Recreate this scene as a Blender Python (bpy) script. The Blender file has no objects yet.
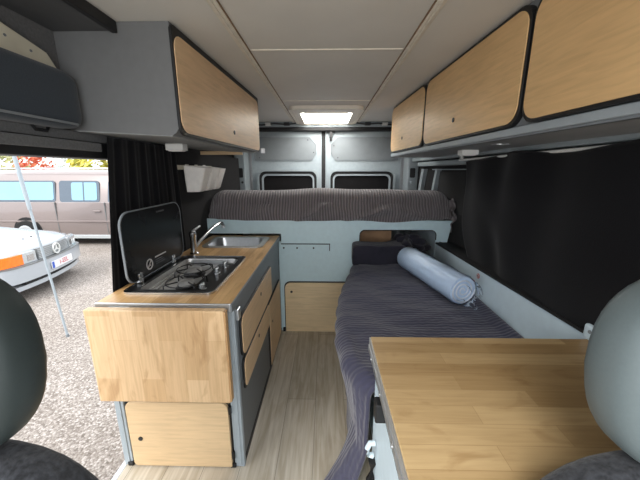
import bpy, bmesh, math, random
from math import sin, cos, pi, radians
from mathutils import Vector, Matrix
random.seed(7)
S = bpy.context.scene
COL = S.collection

# ------------------------------------------------------------------ materials
def lin(c):
    return tuple((k/12.92 if k <= .04045 else ((k+.055)/1.055)**2.4) for k in [v/255 for v in c])
def rgb(*c):
    return (*lin(c), 1)
class N:
    """small node-graph helper"""
    def __init__(s, name):
        s.m = bpy.data.materials.new(name); s.m.use_nodes = True
        s.t = s.m.node_tree; s.b = s.t.nodes['Principled BSDF']
    def n(s, kind, **kw):
        x = s.t.nodes.new(kind)
        for k, v in kw.items():
            if k in x.inputs: x.inputs[k].default_value = v
            else: setattr(x, k, v)
        return x
    def l(s, a, b): s.t.links.new(a, b)
    def coord(s, order='xyz', scale=(1, 1, 1)):
        tc = s.n('ShaderNodeTexCoord'); sp = s.n('ShaderNodeSeparateXYZ'); cb = s.n('ShaderNodeCombineXYZ')
        s.l(tc.outputs['Object'], sp.inputs[0])
        for i, a in enumerate(order):
            s.l(sp.outputs['xyz'.index(a)], cb.inputs[i])
        mp = s.n('ShaderNodeMapping'); mp.inputs['Scale'].default_value = scale
        s.l(cb.outputs[0], mp.inputs[0]); return mp.outputs[0]
    def mix(s, fac, a, b, blend='MIX'):
        x = s.n('ShaderNodeMix'); x.data_type = 'RGBA'; x.blend_type = blend
        for sock, v in ((x.inputs[0], fac), (x.inputs[6], a), (x.inputs[7], b)):
            if hasattr(v, 'is_linked'): s.l(v, sock)
            else: sock.default_value = v
        return x.outputs[2]
    def ramp(s, fac, *stops):
        r = s.n('ShaderNodeValToRGB'); e = r.color_ramp.elements
        while len(e) < len(stops): e.new(.5)
        for k, (p, c) in zip(e, stops): k.position = p; k.color = c
        s.l(fac, r.inputs[0]); return r.outputs[0]
    def bump(s, h, strength=.3, dist=.01, normal=None):
        x = s.n('ShaderNodeBump'); x.inputs['Strength'].default_value = strength; x.inputs['Distance'].default_value = dist
        s.l(h, x.inputs['Height'])
        if normal: s.l(normal, x.inputs['Normal'])
        s.l(x.outputs[0], s.b.inputs['Normal']); return x.outputs[0]

def paint(name, c, rough=.5, metal=0, noise=.05, spec=.5, scale=30, coat=0, bump=0):
    g = N(name); g.b.inputs['Roughness'].default_value = rough; g.b.inputs['Metallic'].default_value = metal
    g.b.inputs['Specular IOR Level'].default_value = spec
    if coat: g.b.inputs['Coat Weight'].default_value = coat
    nz = g.n('ShaderNodeTexNoise', Scale=scale, Detail=3.0); g.l(g.coord(), nz.inputs['Vector'])
    a = [max(0, k*(1-noise)) for k in lin(c)]+[1]; b = [min(1, k*(1+noise)) for k in lin(c)]+[1]
    g.l(g.ramp(nz.outputs[0], (.3, a), (.7, b)), g.b.inputs['Base Color'])
    if bump: g.bump(nz.outputs[0], bump, .002)
    return g.m

def plywood(name, c, order='yzx'):
    g = N(name); v = g.coord(order, (2.2, 26, 26))
    n1 = g.n('ShaderNodeTexNoise', Scale=3.0, Detail=6.0, Distortion=.6); g.l(v, n1.inputs['Vector'])
    n2 = g.n('ShaderNodeTexNoise', Scale=2.5, Detail=3.0); g.l(g.coord(), n2.inputs['Vector'])
    L = lin(c)
    base = g.ramp(n1.outputs[0], (.25, [k*.86 for k in L]+[1]), (.5, [*L, 1]), (.75, [min(1, k*1.1) for k in L]+[1]))
    tone = g.ramp(n2.outputs[0], (.3, (.86, .84, .82, 1)), (.7, (1.0, 1.0, 1.0, 1)))
    g.l(g.mix(1.0, base, tone, 'MULTIPLY'), g.b.inputs['Base Color'])
    g.b.inputs['Roughness'].default_value = .42
    g.bump(n1.outputs[0], .05, .001); return g.m

def stave_wood(name, cA, cB, order='xyz', w=.36, h=.046, rough=.35, knots=True):
    g = N(name); v = g.coord(order)
    br = g.n('ShaderNodeTexBrick', Scale=1.0); br.offset = .37; br.offset_frequency = 2; br.squash = 1
    br.inputs['Color1'].default_value = (0, 0, 0, 1); br.inputs['Color2'].default_value = (1, 1, 1, 1); br.inputs['Mortar'].default_value = (.1, .1, .1, 1)
    br.inputs['Brick Width'].default_value = w; br.inputs['Row Height'].default_value = h
    br.inputs['Mortar Size'].default_value = .0007; br.inputs['Mortar Smooth'].default_value = .2; br.inputs['Bias'].default_value = 0
    g.l(v, br.inputs['Vector'])
    gr = g.n('ShaderNodeTexNoise', Scale=1.0, Detail=7.0, Distortion=.8); g.l(g.coord(order, (5, 90, 90)), gr.inputs['Vector'])
    kn = g.n('ShaderNodeTexNoise', Scale=1.0, Detail=4.0, Distortion=2.0); g.l(g.coord(order, (4, 11, 11)), kn.inputs['Vector'])
    a, b = lin(cA), lin(cB)
    tone = g.ramp(br.outputs['Color'], (0, [*a, 1]), (.5, [(x+y)/2 for x, y in zip(a, b)]+[1]), (1, [*b, 1]))
    grain = g.ramp(gr.outputs[0], (.3, (.80, .76, .71, 1)), (.6, (1, 1, 1, 1)))
    c = g.mix(.75, tone, grain, 'MULTIPLY')
    if knots:
        k = g.ramp(kn.outputs[0], (.56, (1, 1, 1, 1)), (.72, (.74, .67, .60, 1)))
        c = g.mix(.8, c, k, 'MULTIPLY')
    g.l(c, g.b.inputs['Base Color']); g.b.inputs['Roughness'].default_value = rough
    g.bump(br.outputs['Fac'], .15, .001); return g.m

def fabric(name, c, noise=.25, scale=220, bump=.4, sheen=.2, rough=.95):
    g = N(name); v = g.coord()
    n1 = g.n('ShaderNodeTexNoise', Scale=float(scale), Detail=2.0); g.l(v, n1.inputs['Vector'])
    L = lin(c)
    g.l(g.ramp(n1.outputs[0], (.3, [k*(1-noise) for k in L]+[1]), (.7, [min(1, k*(1+noise)) for k in L]+[1])), g.b.inputs['Base Color'])
    g.b.inputs['Roughness'].default_value = rough; g.b.inputs['Sheen Weight'].default_value = sheen
    g.b.inputs['Specular IOR Level'].default_value = .15
    g.bump(n1.outputs[0], bump, .002); return g.m

def ribbed(name, c, order='xyz', period=.022, distortion=.6, strength=.8, depth=.006, noise_scale=6, tone=.35, cells=0, dscale=1.5):
    """woven cover with raised ribs running across the first axis of `order`"""
    g = N(name); v = g.coord(order)
    w = g.n('ShaderNodeTexWave', Scale=.314/period, Distortion=distortion, Detail=1.0); w.inputs['Detail Scale'].default_value = dscale
    g.l(v, w.inputs['Vector'])
    nz = g.n('ShaderNodeTexNoise', Scale=float(noise_scale), Detail=4.0); g.l(v, nz.inputs['Vector'])
    L = lin(c)
    base = g.ramp(w.outputs['Fac'], (0, [k*(1-tone) for k in L]+[1]), (1, [min(1, k*(1+tone)) for k in L]+[1]))
    var = g.ramp(nz.outputs[0], (.3, (.85, .85, .87, 1)), (.7, (1, 1, 1, 1)))
    g.l(g.mix(1.0, base, var, 'MULTIPLY'), g.b.inputs['Base Color'])
    g.b.inputs['Roughness'].default_value = .9; g.b.inputs['Sheen Weight'].default_value = .25; g.b.inputs['Specular IOR Level'].default_value = .2
    h = w.outputs['Fac']
    if cells:
        vo = g.n('ShaderNodeTexVoronoi', Scale=float(cells)); g.l(v, vo.inputs['Vector'])
        h = g.mix(.55, w.outputs['Fac'], vo.outputs['Distance'])
    g.bump(h, strength, depth); return g.m

def floor_mat():
    g = N('vinyl_planks'); v = g.coord('yxz')
    br = g.n('ShaderNodeTexBrick', Scale=1.0); br.offset = .43; br.offset_frequency = 2; br.squash = 1
    br.inputs['Color1'].default_value = (0, 0, 0, 1); br.inputs['Color2'].default_value = (1, 1, 1, 1); br.inputs['Mortar'].default_value = (.2, .2, .2, 1)
    br.inputs['Brick Width'].default_value = 1.25; br.inputs['Row Height'].default_value = .165; br.inputs['Mortar Size'].default_value = .0012
    br.inputs['Mortar Smooth'].default_value = .1; br.inputs['Bias'].default_value = 0
    mp = g.n('ShaderNodeMapping'); mp.inputs['Location'].default_value = (.13, .055, 0); g.l(v, mp.inputs[0]); g.l(mp.outputs[0], br.inputs['Vector'])
    n1 = g.n('ShaderNodeTexNoise', Scale=1.0, Detail=8.0, Distortion=1.2); g.l(g.coord('yxz', (2.2, 38, 10)), n1.inputs['Vector'])
    n2 = g.n('ShaderNodeTexNoise', Scale=1.0, Detail=4.0, Distortion=2.5); g.l(g.coord('yxz', (2.0, 9, 5)), n2.inputs['Vector'])
    tone = g.ramp(br.outputs['Color'], (0, rgb(188, 180, 164)), (1, rgb(206, 198, 183)))
    grain = g.ramp(n1.outputs[0], (.28, (.66, .62, .55, 1)), (.62, (1, 1, 1, 1)))
    cath = g.ramp(n2.outputs[0], (.35, (.84, .81, .76, 1)), (.6, (1, 1, 1, 1)))
    c = g.mix(1.0, g.mix(.85, tone, grain, 'MULTIPLY'), cath, 'MULTIPLY')
    c = g.mix(br.outputs['Fac'], c, rgb(120, 112, 100))
    g.l(c, g.b.inputs['Base Color']); g.b.inputs['Roughness'].default_value = .5
    g.bump(n1.outputs[0], .1, .002); return g.m

def gravel_mat():
    g = N('gravel'); v = g.coord()
    vo = g.n('ShaderNodeTexVoronoi', Scale=75.0); g.l(v, vo.inputs['Vector'])
    sp = g.n('ShaderNodeSeparateColor'); g.l(vo.outputs['Color'], sp.inputs[0])
    nz = g.n('ShaderNodeTexNoise', Scale=.9, Detail=4.0); g.l(v, nz.inputs['Vector'])
    c = g.ramp(sp.outputs[0], (0, rgb(116, 108, 102)), (.35, rgb(142, 134, 127)), (.7, rgb(160, 153, 147)), (1, rgb(184, 178, 173)))
    gap = g.ramp(vo.outputs['Distance'], (.3, (1, 1, 1, 1)), (.75, (.72, .69, .66, 1)))
    big = g.ramp(nz.outputs[0], (.35, (.86, .84, .82, 1)), (.65, (1, 1, 1, 1)))
    g.l(g.mix(1.0, g.mix(1.0, c, gap, 'MULTIPLY'), big, 'MULTIPLY'), g.b.inputs['Base Color'])
    g.b.inputs['Roughness'].default_value = .95
    inv = g.n('ShaderNodeMath', operation='SUBTRACT'); inv.inputs[0].default_value = 1; g.l(vo.outputs['Distance'], inv.inputs[1])
    g.bump(inv.outputs[0], .4, .008); return g.m

def leaf_mat(name, a, b):
    g = N(name); v = g.coord(); nz = g.n('ShaderNodeTexNoise', Scale=7.0, Detail=3.0); g.l(v, nz.inputs['Vector'])
    g.l(g.ramp(nz.outputs[0], (.35, rgb(*a)), (.65, rgb(*b))), g.b.inputs['Base Color'])
    g.b.inputs['Roughness'].default_value = .6; g.b.inputs['Transmission Weight'].default_value = 0; return g.m

def film_mat():
    g = N('clear_plastic_film'); g.b.inputs['Roughness'].default_value = .12
    tr = g.n('ShaderNodeBsdfTransparent'); gl = g.n('ShaderNodeBsdfGlossy'); gl.inputs['Roughness'].default_value = .12
    nz = g.n('ShaderNodeTexNoise', Scale=22.0, Detail=4.0); g.l(g.coord(), nz.inputs['Vector'])
    bp = g.n('ShaderNodeBump'); bp.inputs['Strength'].default_value = .35; bp.inputs['Distance'].default_value = .005; g.l(nz.outputs[0], bp.inputs['Height'])
    g.l(bp.outputs[0], gl.inputs['Normal'])
    fr = g.n('ShaderNodeFresnel', IOR=1.10); g.l(bp.outputs[0], fr.inputs['Normal'])
    mx = g.n('ShaderNodeMixShader'); g.l(fr.outputs[0], mx.inputs[0]); g.l(tr.outputs[0], mx.inputs[1]); g.l(gl.outputs[0], mx.inputs[2])
    g.l(mx.outputs[0], g.t.nodes['Material Output'].inputs['Surface']); return g.m

def milky_mat():
    g = N('milky_acrylic'); tl = g.n('ShaderNodeBsdfTranslucent'); tl.inputs['Color'].default_value = (.95, .94, .9, 1)
    tr = g.n('ShaderNodeBsdfTransparent'); tr.inputs['Color'].default_value = (.95, .95, .92, 1)
    mx = g.n('ShaderNodeMixShader'); mx.inputs[0].default_value = .55
    g.l(tl.outputs[0], mx.inputs[1]); g.l(tr.outputs[0], mx.inputs[2])
    g.l(mx.outputs[0], g.t.nodes['Material Output'].inputs['Surface']); return g.m

def lid_glass():
    g = N('black_glass'); g.b.inputs['Base Color'].default_value = rgb(17, 18, 20); g.b.inputs['Roughness'].default_value = .2
    g.b.inputs['Specular IOR Level'].default_value = .2
    nz = g.n('ShaderNodeTexNoise', Scale=9.0); g.l(g.coord(), nz.inputs['Vector'])
    g.l(g.ramp(nz.outputs[0], (.3, (.2, .2, .2, 1)), (.8, (.3, .3, .3, 1))), g.b.inputs['Roughness']); return g.m

M = dict(
    ply=plywood('birch_plywood', (222, 190, 150)),
    ply_r=plywood('birch_plywood_golden', (224, 188, 136)),
    ply_x=plywood('birch_plywood_pale', (216, 188, 148), 'xzy'),
    ply_dull=plywood('plywood_hatch', (226, 204, 164), 'xzy'),
    ply_edge=plywood('plywood_layers', (196, 156, 110), 'xyz'),
    top=stave_wood('beech_staves_table', (154, 126, 86), (186, 160, 118), 'xyz', .42, .052, .38),
    worktop=stave_wood('beech_staves_worktop', (188, 148, 98), (220, 182, 130), 'yxz', .38, .045, .4),
    leaf=stave_wood('beech_staves_leaf', (202, 166, 122), (224, 193, 152), 'zxy', .27, .088, .4),
    panel=paint('blue_grey_paint', (192, 216, 222), .45, noise=.03),
    panel_lt=paint('pale_blue_grey_paint', (196, 213, 221), .45, noise=.03),
    frame=paint('slate_grey_frame', (118, 124, 128), .45, noise=.04),
    frame_lt=paint('light_grey_frame', (152, 162, 168), .4, noise=.04),
    greyend=paint('grey_laminate', (108, 110, 111), .55, noise=.04),
    under=paint('grey_underside', (150, 152, 152), .5, noise=.05),
    darkgrey=paint('dark_grey_laminate', (78, 80, 82), .55, noise=.05),
    feltgrey=fabric('grey_felt', (92, 93, 94), .15, 150, .3),
    black=paint('black_edge', (20, 21, 23), .5, noise=.15),
    rubber=paint('black_rubber', (16, 16, 17), .7, noise=.2),
    blackwall=fabric('black_felt', (20, 19, 20), .2, 180, .3, .1),
    curtain=fabric('black_curtain', (15, 15, 18), .2, 260, .3, .08),
    ceil=paint('ceiling_board', (208, 206, 199), .6, noise=.04, scale=3),
    batten=paint('ceiling_batten', (214, 208, 194), .5, noise=.10, scale=18),
    cream=paint('cream_trim', (205, 200, 180), .5, noise=.08, scale=14),
    hatchframe=paint('beige_plastic', (224, 217, 204), .4, noise=.03),
    white=paint('white_plastic', (225, 226, 222), .35, noise=.03),
    pot=paint('white_pot', (236, 233, 228), .45, noise=.05),
    silver=paint('grey_van_metal', (146, 156, 160), .4, .15, noise=.05),
    silverin=paint('grey_door_board', (112, 118, 121), .5, noise=.06, scale=12),
    steel=paint('brushed_steel', (196, 196, 194), .38, .75, noise=.08, scale=60),
    sinksteel=paint('sink_steel', (200, 202, 204), .28, .95, noise=.06, scale=50),
    chrome=paint('chrome', (200, 203, 205), .22, 1, noise=.03),
    alu=paint('aluminium', (196, 200, 203), .35, .85, noise=.05),
    burner=paint('burner_grey', (158, 158, 156), .55, .35, noise=.08),
    blackmetal=paint('black_enamel', (18, 18, 19), .3, noise=.15),
    glass=lid_glass(),
    print=paint('white_print', (188, 186, 184), .5, noise=.02),
    cover=ribbed('ribbed_mattress_cover', (116, 110, 111), 'xyz', .021, 5.0, .9, .006, 5, .36, dscale=.35),
    quilt=ribbed('quilted_bedspread', (62, 62, 80), 'yxz', .021, 3.5, .6, .007, 7, .06, 30),
    cushion=ribbed('dark_cushion', (44, 43, 53), 'yxz', .024, 2.0, .6, .006, 8, .18),
    crumple=fabric('dark_cloth', (40, 39, 48), .2, 60, .5),
    foam=paint('pale_blue_foam', (204, 226, 252), .55, noise=.03, scale=40),
    foamroll=paint('white_foam_end', (226, 234, 246), .55, noise=.05, scale=40),
    film=film_mat(),
    vinyl=paint('green_grey_vinyl', (86, 97, 99), .5, noise=.03, scale=200, bump=.08),  # right headrest: stronger light on that side is put into the colour
    vinyl_dk=paint('dark_green_grey_vinyl', (46, 55, 55), .5, noise=.03, scale=200, bump=.08),  # same vinyl on the left headrest, darkened in colour to paint its shade
    seat=fabric('seat_weave', (44, 46, 50), .5, 120, .8),
    slate=fabric('slate_padding', (50, 58, 66), .1, 220, .3),
    floor=floor_mat(), gravel=gravel_mat(), milky=milky_mat(),
    caddy=paint('grey_beige_car_paint', (138, 127, 124), .28, .35, noise=.02, coat=.6),
    wcar=paint('white_car_paint', (164, 170, 175), .25, noise=.01, coat=.6),
    carglass=paint('car_glass', (138, 174, 190), .05, .8, noise=.04, scale=2),
    cartint=paint('tinted_glass', (92, 102, 112), .12, .4, noise=.05),
    orange=paint('orange_lens', (246, 120, 28), .15, noise=.1, coat=.8),
    lens=paint('headlamp_lens', (188, 194, 196), .1, .35, noise=.1, scale=50, coat=.8),
    grille=paint('grille_grey', (120, 122, 122), .4, .4, noise=.05),
    tyre=paint('tyre', (22, 22, 23), .85, noise=.2),
    plate=paint('plate_white', (214, 214, 216), .4, noise=.01),
    red=paint('red_paint', (188, 40, 48), .5, noise=.03),
    blue=paint('blue_band', (40, 80, 170), .5, noise=.03),
    trunk=paint('bark', (84, 70, 56), .9, noise=.25),
    leaf_a=leaf_mat('pale_green_leaves', (150, 158, 110), (196, 190, 140)),
    leaf_r=leaf_mat('red_leaves', (196, 78, 58), (226, 140, 104)),
    leaf_w=leaf_mat('silver_leaves', (176, 190, 186), (206, 212, 200)),
    leaf_g=leaf_mat('yellow_green_leaves', (150, 160, 70), (214, 196, 84)),
    leaf_y=leaf_mat('yellow_leaves', (200, 176, 50), (236, 214, 96)),
    rustline=paint('rusty_joint', (128, 104, 78), .8, noise=.4, scale=9),
    rust=paint('brown_board', (168, 132, 98), .7, noise=.15, scale=12),
    underbody=paint('underbody', (40, 40, 42), .8, noise=.1),
    vanwhite=paint('van_outside_white', (200, 202, 204), .35, noise=.02, coat=.3),
)

# ------------------------------------------------------------------ mesh helpers
def NB(): return bmesh.new()
def box(bm, x0, x1, y0, y1, z0, z1, bev=0, seg=2):
    r = bmesh.ops.create_cube(bm, size=1)
    vs = r['verts']
    for v in vs:
        v.co = Vector(((x0+x1)/2+v.co.x*(x1-x0), (y0+y1)/2+v.co.y*(y1-y0), (z0+z1)/2+v.co.z*(z1-z0)))
    if bev:
        es = list({e for v in vs for e in v.link_edges})
        bmesh.ops.bevel(bm, geom=es, offset=bev, segments=seg, affect='EDGES', profile=.5)
    return bm
def axp(p, a, axis):
    return Vector((a, p[0], p[1])) if axis == 'x' else Vector((p[0], a, p[1])) if axis == 'y' else Vector((p[0], p[1], a))
def prism(bm, pts, a0, a1, axis, bev=0):
    A = [bm.verts.new(axp(p, a0, axis)) for p in pts]; B = [bm.verts.new(axp(p, a1, axis)) for p in pts]
    n = len(pts); f = [bm.faces.new(A), bm.faces.new(B)]
    for i in range(n): f.append(bm.faces.new((A[i], A[(i+1) % n], B[(i+1) % n], B[i])))
    bmesh.ops.recalc_face_normals(bm, faces=f)
    if bev:
        es = [e for e in {e for q in f[:2] for e in q.edges}]
        bmesh.ops.bevel(bm, geom=es, offset=bev, segments=2, affect='EDGES', profile=.5)
    return bm
def rrect(u0, u1, v0, v1, r, n=6):
    rs = r if isinstance(r, (tuple, list)) else (r, r, r, r)      # corners: (u0,v0) (u1,v0) (u1,v1) (u0,v1)
    out = []
    for (cu, cv, a0), q in zip(((u0, v0, 180), (u1, v0, 270), (u1, v1, 0), (u0, v1, 90)), rs):
        if q <= 0: out.append((cu, cv)); continue
        ou = cu+q if cu == u0 else cu-q; ov = cv+q if cv == v0 else cv-q
        for k in range(n+1):
            a = radians(a0+90*k/n); out.append((ou+q*cos(a), ov+q*sin(a)))
    return out
def ring(bm, outer, inner, a0, a1, axis):
    n = len(outer)
    o0 = [bm.verts.new(axp(p, a0, axis)) for p in outer]; o1 = [bm.verts.new(axp(p, a1, axis)) for p in outer]
    i0 = [bm.verts.new(axp(p, a0, axis)) for p in inner]; i1 = [bm.verts.new(axp(p, a1, axis)) for p in inner]
    f = []
    for k in range(n):
        j = (k+1) % n
        for q in ((o0[k], o0[j], i0[j], i0[k]), (o1[k], i1[k], i1[j], o1[j]), (o0[k], o1[k], o1[j], o0[j]), (i0[k], i0[j], i1[j], i1[k])):
            f.append(bm.faces.new(q))
    bmesh.ops.recalc_face_normals(bm, faces=f); return bm
def tube(bm, path, r, n=10, cap=True):
    path = [Vector(p) for p in path]; rs = r if isinstance(r, (list, tuple)) else [r]*len(path)
    rings = []; ref = Vector((0, 0, 1))
    for i, p in enumerate(path):
        t = (path[min(i+1, len(path)-1)]-path[max(i-1, 0)]).normalized()
        a = t.cross(ref)
        if a.length < .05: a = t.cross(Vector((1, 0, 0)))
        a.normalize(); b = t.cross(a).normalized()
        rings.append([bm.verts.new(p+(a*cos(2*pi*k/n)+b*sin(2*pi*k/n))*rs[i]) for k in range(n)])
    f = []
    for A, B in zip(rings, rings[1:]):
        for k in range(n): f.append(bm.faces.new((A[k], A[(k+1) % n], B[(k+1) % n], B[k])))
    if cap: f.append(bm.faces.new(rings[0])); f.append(bm.faces.new(rings[-1]))
    bmesh.ops.recalc_face_normals(bm, faces=f); return bm
def lathe(bm, prof, c, axis='z', n=28):
    """prof: (radius, height) list; closed at the ends"""
    rings = []
    for r, h in prof:
        row = []
        for k in range(n):
            a = 2*pi*k/n; u, w = r*cos(a), r*sin(a)
            p = Vector((u, w, h)) if axis == 'z' else Vector((h, u, w)) if axis == 'x' else Vector((u, h, w))
            row.append(bm.verts.new(p+Vector(c)))
        rings.append(row)
    f = []
    for A, B in zip(rings, rings[1:]):
        for k in range(n): f.append(bm.faces.new((A[k], A[(k+1) % n], B[(k+1) % n], B[k])))
    f.append(bm.faces.new(rings[0])); f.append(bm.faces.new(rings[-1]))
    bmesh.ops.recalc_face_normals(bm, faces=f); return bm
def grid(bm, fn, nu, nv):
    V = [[bm.verts.new(fn(i/nu, j/nv)) for j in range(nv+1)] for i in range(nu+1)]
    for i in range(nu):
        for j in range(nv): bm.faces.new((V[i][j], V[i+1][j], V[i+1][j+1], V[i][j+1]))
    return bm
def loft(bm, secs, caps=True, closed=True):
    R = [[bm.verts.new(p) for p in s] for s in secs]; f = []; n = len(secs[0])
    for A, B in zip(R, R[1:]):
        for k in range(n if closed else n-1): f.append(bm.faces.new((A[k], A[(k+1) % n], B[(k+1) % n], B[k])))
    if caps: f += [bm.faces.new(R[0]), bm.faces.new(R[-1])]
    bmesh.ops.recalc_face_normals(bm, faces=f); return bm
def pillow(bm, c, sx, sy, sz, e=3.0, n=28, m=16, e2=2.2):
    """puffy superellipsoid"""
    def f(u, v):
        a = 2*pi*u-pi; b = pi*v-pi/2
        q = lambda w, k: math.copysign(abs(w)**(2/k), w)
        return Vector((c[0]+sx*q(cos(b), e2)*q(cos(a), e), c[1]+sy*q(cos(b), e2)*q(sin(a), e), c[2]+sz*q(sin(b), e2)))
    grid(bm, f, n, m); bmesh.ops.remove_doubles(bm, verts=bm.verts, dist=1e-4); bmesh.ops.recalc_face_normals(bm, faces=bm.faces); return bm
def xf(bm, mat):
    bmesh.ops.transform(bm, matrix=mat, verts=bm.verts); return bm

BASE = {}
def tag(o, label, cat, group=None, kind=None):
    if label: o['label'] = label
    if cat: o['category'] = cat
    if group: o['group'] = group
    if kind: o['kind'] = kind
    return o
def thing(name, loc, label, cat, group=None):
    o = bpy.data.objects.new(name, None); COL.objects.link(o); o.empty_display_size = .05
    o.location = loc; BASE[o] = Vector(loc); return tag(o, label, cat, group)
def obj(name, bm, mat, parent=None, smooth=False, label=None, angle=40):
    """links bm (in world coordinates) as ONE mesh; under its parent, else with its origin at its base"""
    if parent is None:
        xs = [v.co for v in bm.verts]
        off = Vector(((min(v.x for v in xs)+max(v.x for v in xs))/2, (min(v.y for v in xs)+max(v.y for v in xs))/2, min(v.z for v in xs)))
    else: off = BASE[parent]
    bmesh.ops.translate(bm, verts=bm.verts, vec=-off)
    me = bpy.data.meshes.new(name); bm.to_mesh(me); bm.free()
    me.materials.append(mat)
    if smooth:
        for p in me.polygons: p.use_smooth = True
        me.set_sharp_from_angle(angle=radians(angle))
    o = bpy.data.objects.new(name, me); COL.objects.link(o)
    if parent is None: o.location = off
    else: o.parent = parent
    BASE[o] = off
    if label: o['label'] = label
    return o
def struct(name, bm, mat, parent=None, smooth=False):
    o = obj(name, bm, mat, parent, smooth)
    if parent is None: o['kind'] = 'structure'
    return o
def B(*a, **k): return box(NB(), *a, **k)
def P(*a, **k): return prism(NB(), *a, **k)
def subsurf(o, lv=1):
    m = o.modifiers.new('s', 'SUBSURF'); m.levels = m.render_levels = lv; return o
def solid(o, t, off=0):
    m = o.modifiers.new('t', 'SOLIDIFY'); m.thickness = t; m.offset = off; return o
def copy_tree(o, parent=None):
    c = o.copy(); COL.objects.link(c); c.parent = parent; BASE[c] = BASE[o]
    for ch in list(o.children): copy_tree(ch, c)
    return c
def hole(bm, c, r, axis, t=.004): return lathe(bm, [(r, -t), (r, t)], c, axis, 16)

# ================================================================== SETTING
struct('floor', B(-.91, .91, -.2, 3.46, -.06, 0), M['floor'])
struct('ground', B(-22, 14, -14, 24, -.6, -.5), M['gravel'])
bm = NB()
for a in ((-1.02, -.235, -.25, 3.5), (.235, 1.02, -.25, 3.5), (-.235, .235, -.25, 2.74), (-.235, .235, 3.35, 3.5)):
    box(bm, a[0], a[1], a[2], a[3], 1.82, 1.86)
struct('ceiling', bm, M['ceil'])
# seams of the ceiling boards (thin cover strips) and the two long battens
for i, y in enumerate((1.42, 2.38)):
    struct('trim_%d' % (i+1), B(-.325, .325, y-.005, y+.005, 1.816, 1.822, bev=.002), M['batten'])
for i, x in enumerate((-.346, .346)):
    bm = B(x-.015, x+.015, -.2, 3.36, 1.81, 1.822, bev=.004); box(bm, x-.004, x+.004, -.2, 3.36, 1.805, 1.812, bev=.002)
    bt = struct('trim_%d' % (i+3), bm, M['batten'])
    struct('rusty_edge', B(x+(.013 if x < 0 else -.018), x+(.018 if x < 0 else -.013), -.2, 3.36, 1.814, 1.821), M['rustline'], bt)
# left wall: sill below, header over the sliding-door opening, closed part behind the curtain
bm = NB()
box(bm, -1.04, -.93, 1.62, 3.46, -.06, 1.44); box(bm, -1.04, -1.0, -.25, 3.46, 1.44, 1.84)
struct('wall_left', bm, M['blackwall'])
bm = NB(); box(bm, -1.03, -.925, .2, 1.64, 1.364, 1.43, bev=.006)
struct('trim_5', bm, M['black'])
bm = NB(); box(bm, -1.0, -.915, .2, 1.255, 1.392, 1.425, bev=.005); box(bm, -1.0, -.93, .2, 1.64, 1.425, 1.462, bev=.005)
struct('trim_6', bm, M['feltgrey'])
struct('trim_7', B(-1.04, -.93, -.1, .2, -.06, 1.46), M['frame'])
struct('trim_8', B(-.94, -.91, -.1, 1.64, -.14, -.004, bev=.006), M['alu'])
struct('wall_outside', B(-1.06, -1.042, 1.62, 3.5, -.2, 1.86), M['vanwhite'])
# right wall
bm = NB(); box(bm, .99, 1.06, -.1, 3.46, -.06, 1.84)
struct('wall_right', bm, M['blackwall'])
prof = [(.868, 0), (.9, 0), (.9, .80), (.868, .80)]
bm = NB(); loft(bm, [[Vector((x, .38, z)) for x, z in prof], [Vector((x-.006, 2.274, z*(.95 if z else 1))) for x, z in prof]])
box(bm, .862, .894, 2.30, 2.95, .3, .88)
struct('wall_panel', bm, M['panel_lt'])
bm = NB(); loft(bm, [[Vector((x, .38, z)) for x, z in [(.862, .80), (.989, .80), (.989, .812), (.862, .812)]], [Vector((x-.006, 2.274, z*.95)) for x, z in [(.862, .80), (.995, .80), (.995, .812), (.862, .812)]]])
struct('trim_9', bm, M['rubber'])
struct('trim_10', B(.905, .989, -.05, 3.26, 1.405, 1.44, bev=.006), M['silver'])
bm = NB(); box(bm, .93, .989, 2.04, 3.14, 1.355, 1.395, bev=.008)
struct('trim_11', bm, M['silver'])
# grey pillars round the blacked-out rear side window (right)
def post(y0, y1, x0=.952):
    pts = [(y0, .8), (y1, .8)]
    bm = NB()
    secs = []
    for k in range(7):
        t = k/6; z = .8+.53*t; dy = .05*max(0, t-.6)**1.2*4
        secs.append([Vector((x0, y0-dy, z)), Vector((.989, y0-dy, z)), Vector((.989, y1-dy, z)), Vector((x0, y1-dy, z))])
    return loft(bm, secs)
struct('trim_12', post(2.70, 2.75), M['silver'], smooth=True)
struct('trim_13', post(3.06, 3.14), M['silver'], smooth=True)
struct('trim_14', B(.98, .989, 2.05, 2.66, 1.0, 1.31, bev=.003), M['rubber'])
struct('trim_15', B(.925, .989, 2.06, 2.69, 1.32, 1.328, bev=.003), M['silver'])
# rear corner pillars with their lock strikers
for sx, k in ((1, 16), (-1, 17)):
    a, b = sorted((sx*.868, sx*.98)); bm = B(a, b, 3.26, 3.46, .3, 1.82, bev=.01)
    p = struct('trim_%d' % k, bm, M['silver'])
    a, b = sorted((sx*.89, sx*.945))
    struct('striker', P(rrect(a, b, 1.24, 1.34, .012), 3.252, 3.262, 'y'), M['black'], p)
    bm = NB(); lathe(bm, [(.012, 0), (.012, .008)], (sx*.90, 3.25, 1.19), 'y', 12)
    struct('bolt', bm, M['chrome'], p, smooth=True)
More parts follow.
